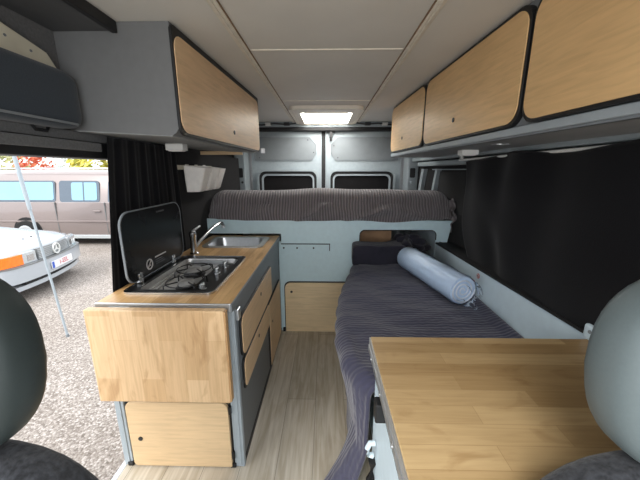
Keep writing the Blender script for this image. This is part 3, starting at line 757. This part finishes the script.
# crumpled throw bundled into the niche
bm = NB()
def throw(u, v):
    a = 2*pi*u; b = pi*(v-.5)
    r = 1+.16*sin(3*a+2*b)+.12*sin(5*a-4*b+1)+.09*sin(9*a+7*b)
    return Vector((.64+.155*cos(b)*cos(a)*r, 2.28+.13*cos(b)*sin(a)*r, .715+.095*sin(b)*r+.05*cos(b)*cos(a)*0))
grid(bm, throw, 60, 36); bmesh.ops.remove_doubles(bm, verts=bm.verts, dist=1e-4)
for v in bm.verts:
    if v.co.z < .64: v.co.z = .64+(v.co.z-.64)*.1
o = obj('crumpled_throw', bm, M['crumple'], None, smooth=True, angle=180); tag(o, 'crumpled dark throw bundled in the niche at the head of the bed', 'throw')
t = thing('storage_box', (.42, 2.74, .56), 'brown wooden storage box standing inside the niche under the raised bed', 'box')
obj('box_body', B(.28, .56, 2.50, 2.80, .561, .83), M['rust'], t); obj('lid', B(.275, .565, 2.495, 2.805, .83, .86, bev=.004), M['rust'], t)

# rolled foam mat in plastic film
A0, A1 = Vector((.59, 2.09, .704)), Vector((.735, 1.505, .692)); ax = (A1-A0).normalized(); lenr = (A1-A0).length
rot = ax.to_track_quat('Z', 'Y').to_matrix().to_4x4(); R0 = .079
t = thing('rolled_foam_mat', (.69, 1.86, .618), 'pale blue foam mat rolled up in clear plastic, lying on the bedspread', 'foam mat')
bm = NB(); lathe(bm, [(R0*.2, 0), (R0*.97, 0), (R0, .006), (R0, lenr-.006), (R0*.96, lenr), (R0*.2, lenr)], (0, 0, 0), 'z', 36)
xf(bm, Matrix.Translation(A0) @ rot); m_ = obj('foam_roll', bm, M['foam'], t, smooth=True)
bm = NB()
sp = [(R0*(.10+.82*k/60)*cos(2*pi*3*k/60), R0*(.10+.82*k/60)*sin(2*pi*3*k/60), lenr+.001) for k in range(61)]
tube(bm, sp, .0045, 6); xf(bm, Matrix.Translation(A0) @ rot); obj('spiral_end', bm, M['foamroll'], m_, smooth=True, label='paler spiral of the rolled edge')
def film(u, v):
    a = 2*pi*u; h = -.01+(lenr+.10)*v
    if h < lenr: r = R0*1.04+.003*sin(7*a+30*h)+.002*sin(13*a)
    else:
        k = (h-lenr)/.09; r = R0*1.04*(1-.55*k)+.016*k*sin(5*a+3)+.010*k*sin(9*a+11*k)
    h2 = h+(.02*sin(3*a)*max(0, h-lenr)/.075)
    return Vector((r*cos(a), r*sin(a), h2))
bm = NB(); grid(bm, film, 64, 60); xf(bm, Matrix.Translation(A0) @ rot); bmesh.ops.remove_doubles(bm, verts=bm.verts, dist=1e-5)
obj('plastic_film', bm, M['film'], t, smooth=True, angle=180)
# sticker on the side panel
t = thing('round_sticker', (.866, 1.61, .735), 'small round white sticker with a red ring on the side panel', 'sticker')
bm = NB(); lathe(bm, [(.013, .0), (.013, .0015)], (.8615, 1.61, .737), 'x', 24); obj('disc', bm, M['white'], t)
bm = NB(); ring(bm, [(1.61+.014*cos(a*pi/12), .737+.014*sin(a*pi/12)) for a in range(24)], [(1.61+.0105*cos(a*pi/12), .737+.0105*sin(a*pi/12)) for a in range(24)], .8608, .863, 'x'); obj('red_ring', bm, M['red'], t, label='red ring')
obj('black_figure', P([(1.604, .732), (1.612, .729), (1.616, .74), (1.61, .744)], .8608, .8622, 'x'), M['black'], t)

# ================================================================== RIGHT SIDE
t = thing('overhead_cabinet', (.78, 1.5, 1.44), 'long overhead cabinet with three plywood doors along the right wall', 'cabinet', None)
kr = -.0375; Y0 = 1.05
bm = NB(); prism(bm, [(.64, 1.45), (.96, 1.44), (.96, 1.819), (.64, 1.819)], -.05, 2.672, 'y'); obj('body', taper(bm, kr, Y0), M['darkgrey'], t)
bm = P(rrect(-.05, 2.676, 1.425, 1.819, .008), .626, .642, 'x', bev=.002); obj('face_frame', taper(bm, kr, Y0), M['frame'], t)
bm = B(.632, .96, -.05, 2.672, 1.425, 1.446); obj('underside', taper(bm, kr, Y0), M['under'], t)
bm = B(.618, .628, -.05, 2.676, 1.432, 1.456, bev=.002); obj('light_rail', taper(bm, kr, Y0), M['frame_lt'], t, label='light grey edge strip under the doors')
for y0, y1, hy, hz in ((1.895, 2.64, 2.31, 1.548), (1.03, 1.865, 1.48, 1.545), (.0, 1.0, .655, 1.568)):
    big = .055
    bm = P(rrect(y0-.008, y1+.010, 1.458, 1.812, big), .6075, .628, 'x', bev=.002); e = taper(bm, kr, Y0)
    bm = P(rrect(y0, y1, 1.468, 1.800, big), .604, .608, 'x', bev=.001); d = obj('door', taper(bm, kr, Y0), M['ply_r'], t)
    obj('black_edge', e, M['black'], d)
    x = .604+kr*(hy-Y0); obj('finger_hole', hole(NB(), (x, hy, hz), .0105, 'x', .003), M['black'], d)
for y in (1.32,):
    bm = P(rrect(.70, .76, y-.03, y+.03, .02), 1.421, 1.426, 'z'); obj('socket', bm, M['alu'], t)
# curtain rail and curtain
t = thing('curtain_rail', (.9, 1.1, 1.39), 'slim white rail above the black right-hand curtain', 'rail')
bm = NB(); tube(bm, [(.9, .05, 1.398), (.9, 2.1, 1.385)], .007, 8); obj('rod', bm, M['white'], t, smooth=True)
for y in (.1, 2.08): obj('bracket', B(.895, .912, y-.015, y+.015, 1.38, 1.41, bev=.003), M['white'], t)
hem = lambda u: -.012*(1-u)*0+.012*sin(11*u+1)-.014*max(0, u-.9)*10*.5
def rcurt(u, v):
    y = .06+1.99*u; top = 1.402-.012*u+.012*sin(19*u+.6)+(-.025*((u-.93)/.07) if u > .93 else 0)
    z = .772+(top-.772)*v
    w = v
    x = .895+.016*sin(26*u+1.2*sin(9*u))*(.35+.65*v)+.014*sin(9*u+5*v)
    x -= .035*sin(pi*v)*math.exp(-((u-.55)/.3)**2)+.020*math.exp(-((u-.72-.18*(v-.3))/.06)**2)*sin(pi*v)
    y += -.21*(1-v)*max(0, (u-.7)/.3)+.02*sin(pi*v*2)*max(0, (u-.85)/.15)
    return Vector((min(x, .935), y, z))
bm = NB(); grid(bm, rcurt, 140, 40); o = obj('curtain', bm, M['curtain'], None, smooth=True, angle=180); solid(o, .004); tag(o, 'wide black curtain hung along the right wall behind the side panel', 'curtain')
# belt anchor cover beside the seat
t = thing('belt_anchor', (.84, .9, .78), 'small pale grey anchor cover beside the right headrest', 'anchor cover')
bm = B(.847, .866, .85, .905, .783, .835, bev=.008); obj('cover', bm, M['panel_lt'], t)
obj('screw_cap', hole(NB(), (.847, .878, .815), .006, 'x', .002), M['frame'], t)

# ---- fridge cabinet and table top
F = thing('fridge_cabinet', (.5, .65, 0), 'pale blue front cabinet with a beech block top, behind the right seat', 'cabinet')
obj('body', B(.185, .855, .43, .875, .0, .735), M['panel'], F)
d = obj('side_door', P(rrect(.437, .868, .02, .715, .012), .168, .186, 'x', bev=.003), M['panel_lt'], F)
l = obj('latch', B(.138, .170, .685, .72, .64, .70, bev=.004), M['black'], d); 
obj('black_gasket', B(.150, .186, .435, .87, .708, .738, bev=.003), M['rubber'], F)
obj('alu_rail', B(.143, .168, .425, .889, .740, .757, bev=.002), M['alu'], F)
for y in (.52, .67, .82): obj('rivet', hole(NB(), (.1425, y, .748), .0045, 'x', .002), M['chrome'], F)
bm = B(.15, .858, .415, .893, .758, .782, bev=.003); obj('beech_top', bm, M['top'], F, label='beech block top with lengthwise staves')
bm = B(.1465, .151, .415, .893, .757, .7795, bev=.001); obj('top_edge', bm, M['steel'], F, label='bright metal edging')
bm = NB(); tube(bm, [(.16, .80, .40), (.145, .80, .405), (.140, .80, .43), (.148, .80, .45), (.165, .80, .45)], .009, 8); obj('hook', bm, M['panel_lt'], F, smooth=True)
bm = NB(); tube(bm, [(.165, .80, .0), (.16, .80, .15), (.155, .80, .30), (.16, .80, .38)], .016, 10); obj('strap', bm, M['rubber'], F, smooth=True)

# ---- front seats
def seat(sx, lab, vin, rot):
    cx = .535 if sx > 0 else -.578
    t = thing('front_seat', (cx, .28, .35), lab, 'seat')
    bm = NB(); pillow(bm, (0, 0, 0), .158, .055, .146, 3.4, 36, 24, 2.9)
    for v in bm.verts:
        v.co.x *= 1-.10*max(0, v.co.z)/.146
        v.co.y += .02*(v.co.x/.165)**2
    xf(bm, Matrix.Translation((cx, .35, 1.06)) @ Matrix.Rotation(radians(rot), 4, 'Y') @ Matrix.Rotation(radians(-6), 4, 'X'))
    h = obj('headrest', bm, vin, t, smooth=True, angle=180)
    for k in (-.06, .06):
        bm = NB(); tube(bm, [(cx+k, .335, .86), (cx+k, .34, .97)], .007, 10); obj('headrest_post', bm, M['chrome'], h, smooth=True)
    bm = NB(); pillow(bm, (0, 0, 0), .285, .07, .40, 3.4, 40, 28, 2.8)
    xf(bm, Matrix.Translation((cx, .315, .525)) @ Matrix.Rotation(radians(-5), 4, 'X')); obj('backrest', bm, M['seat'], t, smooth=True, angle=180)
    bm = NB(); pillow(bm, (cx, .02, .28), .25, .25, .08, 4, 36, 20); obj('seat_cushion', bm, M['seat'], t, smooth=True, angle=180)
    bm = B(cx-.2, cx+.2, -.15, .3, .001, .2, bev=.02); obj('seat_base', bm, M['black'], t)
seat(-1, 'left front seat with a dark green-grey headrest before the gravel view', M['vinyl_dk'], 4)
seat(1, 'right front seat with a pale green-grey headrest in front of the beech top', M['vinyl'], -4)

# ================================================================== OUTSIDE
# awning pole
t = thing('awning_pole', (-2.886, 2.95, -.5), 'slim white awning pole standing on the gravel outside the sliding door', 'pole')
p0, p1 = Vector((-2.886, 2.95, -.5)), Vector((-3.09, 2.95, 2.2))
bm = NB(); tube(bm, [p0, p0.lerp(p1, .55)], .012, 12); obj('lower_tube', bm, M['frame_lt'], t, smooth=True)
bm = NB(); tube(bm, [p0.lerp(p1, .53), p1], .018, 12); obj('upper_tube', bm, M['frame_lt'], t, smooth=True)
bm = NB(); lathe(bm, [(.016, 0), (.016, .03), (.013, .035), (.001, .035)], p0, 'z', 14); obj('foot', bm, M['frame'], t)
# ---- grey-beige van, side on
YC = 7.05
C = thing('parked_van', (-5.9, YC+.85, -.5), 'grey-beige passenger van parked side on, behind the white car', 'van')
def csec(x, top, zs=-.30, sh=0):
    """section (left flank, roof, right flank) at x"""
    top = max(top, .62+sh)
    wz = .60 if top > .9 else top-.06
    k = (top-wz)
    pts = [(YC+.04, zs), (YC+.0, zs+.12), (YC-.01, .12), (YC+.02, wz-.02), (YC+.045, wz), (YC+.045+.16*k, wz+k*.8), (YC+.10+.22*k, wz+k*.93), (YC+.22+.3*k, top)]
    return [Vector((x, y, z)) for y, z in pts]+[Vector((x, 2*(YC+.87)-y, z)) for y, z in reversed(pts)]
stations = [(-8.52, .95), (-8.50, 1.20), (-8.40, 1.325), (-8.2, 1.345), (-7.0, 1.36), (-6.0, 1.36), (-5.2, 1.345), (-4.9, 1.30), (-4.6, 1.14), (-4.2, .86), (-3.9, .66), (-3.55, .58), (-3.2, .50), (-3.05, .40), (-3.0, .2)]
bm = NB(); loft(bm, [csec(x, t_, sh=-.4 if x > -4.0 else 0) for x, t_ in stations])
obj('body', bm, M['caddy'], C, smooth=True, angle=35)
def flank(z):   # y of the near side at height z (roof stations)
    return YC+.045+.16*max(0, z-.60)
def pane(name, x0, x1, z0, z1, r, mat, off, parent, sl=0, th=.012):
    bm = NB(); pts = rrect(x0, x1, z0, z1, r)
    A = [bm.verts.new((p[0]+sl*(p[1]-z0), flank(p[1])-off, p[1])) for p in pts]; Bv = [bm.verts.new((p[0]+sl*(p[1]-z0), flank(p[1])-off+th, p[1])) for p in pts]
    n = len(pts); fs = [bm.faces.new(A), bm.faces.new(Bv)]+[bm.faces.new((A[i], A[(i+1) % n], Bv[(i+1) % n], Bv[i])) for i in range(n)]
    bmesh.ops.recalc_face_normals(bm, faces=fs); return obj(name, bm, mat, parent)
g = pane('rear_quarter_window', -8.05, -6.52, .60, 1.10, .06, M['cartint'], .006, C); pane('pane', -8.0, -6.56, .645, 1.07, .05, M['carglass'], .012, g)
g = pane('sliding_door_window', -6.42, -5.44, .59, 1.10, .07, M['cartint'], .006, C); pane('pane', -6.12, -5.50, .64, 1.06, .05, M['carglass'], .012, g); pane('pane_divider', -5.84, -5.81, .64, 1.06, .002, M['cartint'], .015, g)
g = pane('front_door_window', -5.25, -4.75, .585, 1.10, .05, M['cartint'], .006, C, .06); pane('pane', -5.20, -4.80, .62, 1.06, .04, M['carglass'], .012, g, .06)
obj('roof_rail', tube(NB(), [(-7.9, YC+.20, 1.36), (-7.8, YC+.19, 1.385), (-5.2, YC+.19, 1.385), (-5.0, YC+.2, 1.35)], .018, 8), M['alu'], C, smooth=True)
for x0, x1 in ((-6.53, -6.515), (-5.32, -5.305)):
    bm = NB(); box(bm, x0, x1, YC-.013, YC+.05, -.17, .59); obj('door_seam', bm, M['grille'], C)
obj('side_moulding', B(-8.3, -4.0, YC-.025, YC+.02, .11, .15, bev=.006), M['caddy'], C, label='rubbing strip along the flank')
obj('sill', B(-6.75, -4.75, YC-.02, YC+.06, -.29, -.20, bev=.01), M['lens'], C, label='pale sill strip')
h = obj('door_handle', B(-5.60, -5.42, YC-.04, YC+.0, .37, .40, bev=.008), M['caddy'], C); 
for cx in (-7.3, -4.3):
    for side in (0, 1):
        yy = YC+.02 if side == 0 else YC+1.72
        s = -1 if side == 0 else 1
        bm = NB(); lathe(bm, [(.36, -.03), (.36, .03)], (cx, yy+.0, -.16), 'y', 32); a = obj('wheel_arch', bm, M['rubber'], C)
        bm = NB(); lathe(bm, [(.20, -.10), (.29, -.10), (.31, -.07), (.31, .07), (.29, .10), (.20, .10)], (cx, yy+s*.0, -.19), 'y', 32); w_ = obj('wheel', bm, M['tyre'], C, smooth=True)
        bm = NB(); lathe(bm, [(.20, -.105), (.19, -.108), (.05, -.09), (.04, -.112), (.001, -.112)] if side == 0 else [(.001, .112), (.04, .112), (.05, .09), (.19, .108), (.20, .105)], (cx, yy, -.19), 'y', 24); obj('rim', bm, M['alu'], w_, smooth=True)
C.location.z -= .03
for ch in C.children:
    if ch.name.startswith('wheel'): ch.location.z += .03
# ---- white roadster, front three-quarter view
CB = Vector((-4.30, 4.50, -.5)); CR = Matrix.Translation(CB) @ Matrix.Rotation(radians(13.5), 4, 'Z')
Rc = thing('white_car', CB, 'low white car with an orange indicator, parked nose towards the van door', 'car')
def cx_(bm): return xf(bm, CR)
HW = .90
def bow(v):                         # how far the nose sweeps back towards its corners
    return -.16*(abs(v)/HW)**2.2-.10*max(0, (abs(v)-.72)/.18)**2
def msec(x, ztop, w, zlow=.18, crown=.03, nose=0):
    pts = [(-w*.96, zlow), (-w, zlow+.12), (-w, .52), (-w*.985, min(.60, ztop-.05)), (-w*.9, ztop-.02), (-w*.6, ztop+crown*.6), (-w*.3, ztop+crown), (0, ztop+crown*1.1)]
    full = pts+[(-a, b) for a, b in reversed(pts[:-1])]
    return [Vector((x+nose*bow(a*HW/max(w, .01)), a, b)) for a, b in full]
st = [(-.015, .47, .84, .24, .0, 1), (0.0, .50, .86, .22, .0, 1), (-.02, .55, .875, .22, .0, 1), (-.05, .58, .88, .2, .0, 1), (-.055, .66, .87, .2, .005, 1), (-.07, .70, .87, .2, .012, 1), (-.13, .725, .88, .2, .02, .9), (-.35, .765, .895, .2, .03, .6), (-.8, .82, .90, .2, .035, .2), (-1.4, .90, .905, .2, .03, 0), (-1.7, .94, .905, .2, .02, 0), (-3.4, .95, .905, .2, .02, 0), (-3.9, .90, .89, .22, .02, -.2), (-4.35, .80, .86, .26, .02, -.6), (-4.45, .60, .82, .3, .0, -.8)]
bm = NB(); loft(bm, [msec(*s) for s in st]); obj('body', cx_(bm), M['wcar'], Rc, smooth=True, angle=50)
# bumper
bm = NB()
def strip(bm, v0, v1, zlo, zhi, off, th, n=24, depth=0):
    secs = []
    for k in range(n+1):
        v = v0+(v1-v0)*k/n; x = bow(v)+off
        secs.append([Vector((x-th, v, zlo)), Vector((x, v, zlo)), Vector((x+.0, v, (zlo+zhi)/2)), Vector((x-.0, v, zhi)), Vector((x-th, v, zhi))])
    return loft(bm, secs)
obj('bumper', cx_(strip(NB(), -.89, .89, .30, .52, .055, .10, 40)), M['wcar'], Rc, smooth=True)
obj('lower_lip', cx_(strip(NB(), -.87, .87, .18, .24, .01, .1, 40)), M['wcar'], Rc, smooth=True)
obj('air_intake', cx_(strip(NB(), -.62, .62, .235, .305, -.005, .06, 30)), M['rubber'], Rc)
obj('bumper_strip', cx_(strip(NB(), -.89, .89, .515, .53, .062, .06, 40)), M['grille'], Rc)
# lamps
for s in (-1, 1):
    a, b = sorted((s*.60, s*.86)); lo = strip(NB(), a, b, .535, .68, .004, .05, 14); obj('indicator', cx_(lo), M['orange' if s < 0 else 'lens'], Rc, smooth=True, label='orange indicator lens' if s < 0 else None)
    a, b = sorted((s*.40, s*.60)); hl = obj('headlamp', cx_(strip(NB(), a, b, .535, .685, .002, .05, 10)), M['lens'], Rc, smooth=True)
    a, b = sorted((s*.44, s*.54)); obj('reflector', cx_(strip(NB(), a, b, .56, .65, .006, .02, 8)), M['chrome'], hl, smooth=True)
# grille with slats and the round three-pointed emblem
gr = obj('grille', cx_(strip(NB(), -.36, .36, .535, .695, -.004, .04, 16)), M['grille'], Rc)
bm = NB()
for k in range(6): strip(bm, -.355, .355, .545+k*.025, .555+k*.025, .006, .03, 16)
obj('slats', cx_(bm), M['lens'], gr)
bm = NB(); ring(bm, [(.085*cos(a*pi/16), .615+.085*sin(a*pi/16)) for a in range(32)], [(.071*cos(a*pi/16), .615+.071*sin(a*pi/16)) for a in range(32)], .008, .026, 'x')
for k in range(3):
    a = pi/2+k*2*pi/3; u = (cos(a), sin(a)); n_ = (-sin(a), cos(a))
    prism(bm, [(.012*n_[0], .615+.012*n_[1]), (.075*u[0], .615+.075*u[1]), (-.012*n_[0], .615-.012*n_[1])], .012, .024, 'x')
obj('round_emblem', cx_(bm), M['white'], gr, label='chrome ring with a three-pointed star')
# number plate
pl = obj('number_plate', cx_(P(rrect(-.26, .26, .345, .455, .01), .056, .068, 'x')), M['plate'], Rc)
obj('blue_band', cx_(P(rrect(-.255, -.205, .35, .45, .006), .066, .070, 'x')), M['blue'], pl)
def text(s, size, mtx, name, mat, parent):
    cu = bpy.data.curves.new(name, 'FONT'); cu.body = s; cu.size = size; cu.extrude = .001; cu.align_x = 'CENTER'; cu.align_y = 'CENTER'
    o = bpy.data.objects.new(name, cu); COL.objects.link(o)
    me = bpy.data.meshes.new_from_object(o); bpy.data.objects.remove(o); bpy.data.curves.remove(cu)
    bm = NB(); bm.from_mesh(me); bpy.data.meshes.remove(me); xf(bm, mtx); return obj(name, bm, mat, parent)
face = Matrix(((0, 0, 1, 0), (1, 0, 0, 0), (0, 1, 0, 0), (0, 0, 0, 1)))
text('1-EEL', .10, CR @ Matrix.Translation((.069, .03, .40)) @ face, 'plate_letters', M['red'], pl)
# cabin
def gsec(x, z, w0, w1):
    return [Vector((x, -w0, .88)), Vector((x, -w1, z)), Vector((x, 0, z+.03)), Vector((x, w1, z)), Vector((x, w0, .88))]
bm = NB(); loft(bm, [gsec(-1.55, .93, .72, .70), gsec(-1.95, 1.16, .78, .64), gsec(-2.2, 1.27, .80, .60), gsec(-3.0, 1.28, .80, .60), gsec(-3.3, 1.18, .78, .62), gsec(-3.6, .96, .72, .68)])
gh = obj('glasshouse', cx_(bm), M['cartint'], Rc, smooth=True, angle=30)
bm = NB(); loft(bm, [[Vector((x, -w, z)), Vector((x, 0, z+.045)), Vector((x, w, z)), Vector((x, 0, z+.01))] for x, z, w in ((-2.15, 1.262, .61), (-2.4, 1.29, .61), (-3.0, 1.29, .61), (-3.2, 1.24, .62))]); obj('hard_top', cx_(bm), M['wcar'], Rc, smooth=True)
for x in (-.83, -3.35):
    for s in (-1, 1):
        bm = NB(); lathe(bm, [(.20, -.10), (.29, -.10), (.31, -.07), (.31, .07), (.29, .10), (.20, .10)], (x, s*.815, .312), 'y', 28); w_ = obj('wheel', cx_(bm), M['tyre'], Rc, smooth=True)
        bm = NB(); lathe(bm, [(.20, .0), (.19, s*.095), (.05, s*.08), (.001, s*.1)] if s > 0 else [(.001, -.1), (.05, -.08), (.19, -.095), (.20, 0)], (x, s*.815, .312), 'y', 24); obj('rim', cx_(bm), M['alu'], w_, smooth=True)
obj('washer_jet', cx_(B(-.36, -.33, -.1, -.08, .79, .805, bev=.003)), M['black'], Rc); obj('washer_jet', cx_(B(-.36, -.33, .08, .1, .79, .805, bev=.003)), M['black'], Rc)

# ---- bushes behind the cars
def bush(x, y, rx, h, mat, label, seed, n=1500, ls=.10):
    r = random.Random(seed); t = thing('bush', (x, y, -.5), label, 'bush', None)
    bm = NB()
    for k in range(5):
        a = r.uniform(0, 6.28); tube(bm, [(x, y, -.5), (x+.25*rx*cos(a), y+.25*rx*sin(a), .2*h-.2), (x+.6*rx*cos(a), y+.5*rx*sin(a), h*.62-.5)], [.05, .035, .012], 7)
    obj('branches', bm, M['trunk'], t)
    bm = NB()
    for k in range(n):
        a, b, q = r.uniform(0, 6.28), math.asin(r.uniform(-.75, 1)), r.uniform(.55, 1)**.5
        lump = 1+.22*sin(3*a+seed)+.15*sin(7*b+5*a)
        c = Vector((x+rx*q*lump*cos(b)*cos(a), y+rx*.75*q*cos(b)*sin(a), -.5+h*.52+h*.5*q*lump*sin(b)))
        d = Vector((r.uniform(-1, 1), r.uniform(-1, 1), r.uniform(-1, 1))).normalized(); e = d.orthogonal().normalized(); s = ls*r.uniform(.6, 1.3)
        w_ = d.cross(e)*s*.45
        bm.faces.new([bm.verts.new(p) for p in (c-e*s, c+w_+d*s*.12, c+e*s, c-w_+d*s*.12)])
    obj('foliage', bm, mat, t)
bush(-14.0, 12.9, 1.25, 3.15, M['leaf_a'], 'pale olive bush at the left edge, behind the parked van', 11)
bush(-9.9, 10.2, .62, 2.75, M['leaf_r'], 'red-leaved autumn bush right of the white pole, behind the van', 12, 900, .09)
bush(-11.0, 13.1, .75, 2.9, M['leaf_w'], 'silvery pale bush between the red bush and the yellow-green bush', 13, 600, .09)
bush(-7.9, 10.3, .82, 2.9, M['leaf_g'], 'yellow-green bush over the middle of the parked van roof', 14)
bush(-7.9, 13.2, 1.2, 3.2, M['leaf_y'], 'bright yellow bush beside the black curtain, behind the van', 15)

# ================================================================== LIGHT
wd = bpy.data.worlds.new('overcast'); S.world = wd; wd.use_nodes = True
nt = wd.node_tree; bg = nt.nodes['Background']
tc = nt.nodes.new('ShaderNodeTexCoord'); sp = nt.nodes.new('ShaderNodeSeparateXYZ'); rp = nt.nodes.new('ShaderNodeValToRGB')
nt.links.new(tc.outputs['Generated'], sp.inputs[0]); nt.links.new(sp.outputs[2], rp.inputs[0]); nt.links.new(rp.outputs[0], bg.inputs[0])
e = rp.color_ramp.elements; e[0].position = .45; e[0].color = (.85, .88, .93, 1); e[1].position = 1; e[1].color = (.92, .96, 1.0, 1)
bg.inputs[1].default_value = 1.0
def area(name, loc, rot, sx, sy, power, col=(1, 1, 1)):
    l = bpy.data.lights.new(name, 'AREA'); l.shape = 'RECTANGLE'; l.size = sx; l.size_y = sy; l.energy = power; l.color = col
    o = bpy.data.objects.new(name, l); COL.objects.link(o); o.location = loc; o.rotation_euler = [radians(a) for a in rot]; return o
area('windscreen_daylight', (0, -.95, 1.2), (98, 0, 0), 1.7, .8, 4.5, (1, .99, .97))
area('roof_hatch_daylight', (0, 3.04, 1.895), (0, 0, 0), .42, .55, 6.5, (1, .98, .95))
sun = bpy.data.lights.new('hazy_sun', 'SUN'); sun.energy = 1.0; sun.angle = radians(25); sun.color = (1, .96, .9)
so = bpy.data.objects.new('hazy_sun', sun); COL.objects.link(so); so.rotation_euler = (radians(48), 0, radians(-25))

# ================================================================== CAMERA
cd = bpy.data.cameras.new('camera'); cam = bpy.data.objects.new('camera', cd); COL.objects.link(cam)
cd.sensor_width = 36; cd.lens = 298/640*36; cd.clip_start = .02; cd.clip_end = 200
cam.location = (0, 0, 1.32)
cam.rotation_euler = (radians(90-13.219), 0, radians(1.123))
S.camera = cam
S.view_settings.view_transform = 'Standard'; S.view_settings.look = 'None'; S.view_settings.gamma = 1
S.view_settings.use_curve_mapping = False; S.view_settings.exposure = 1.6
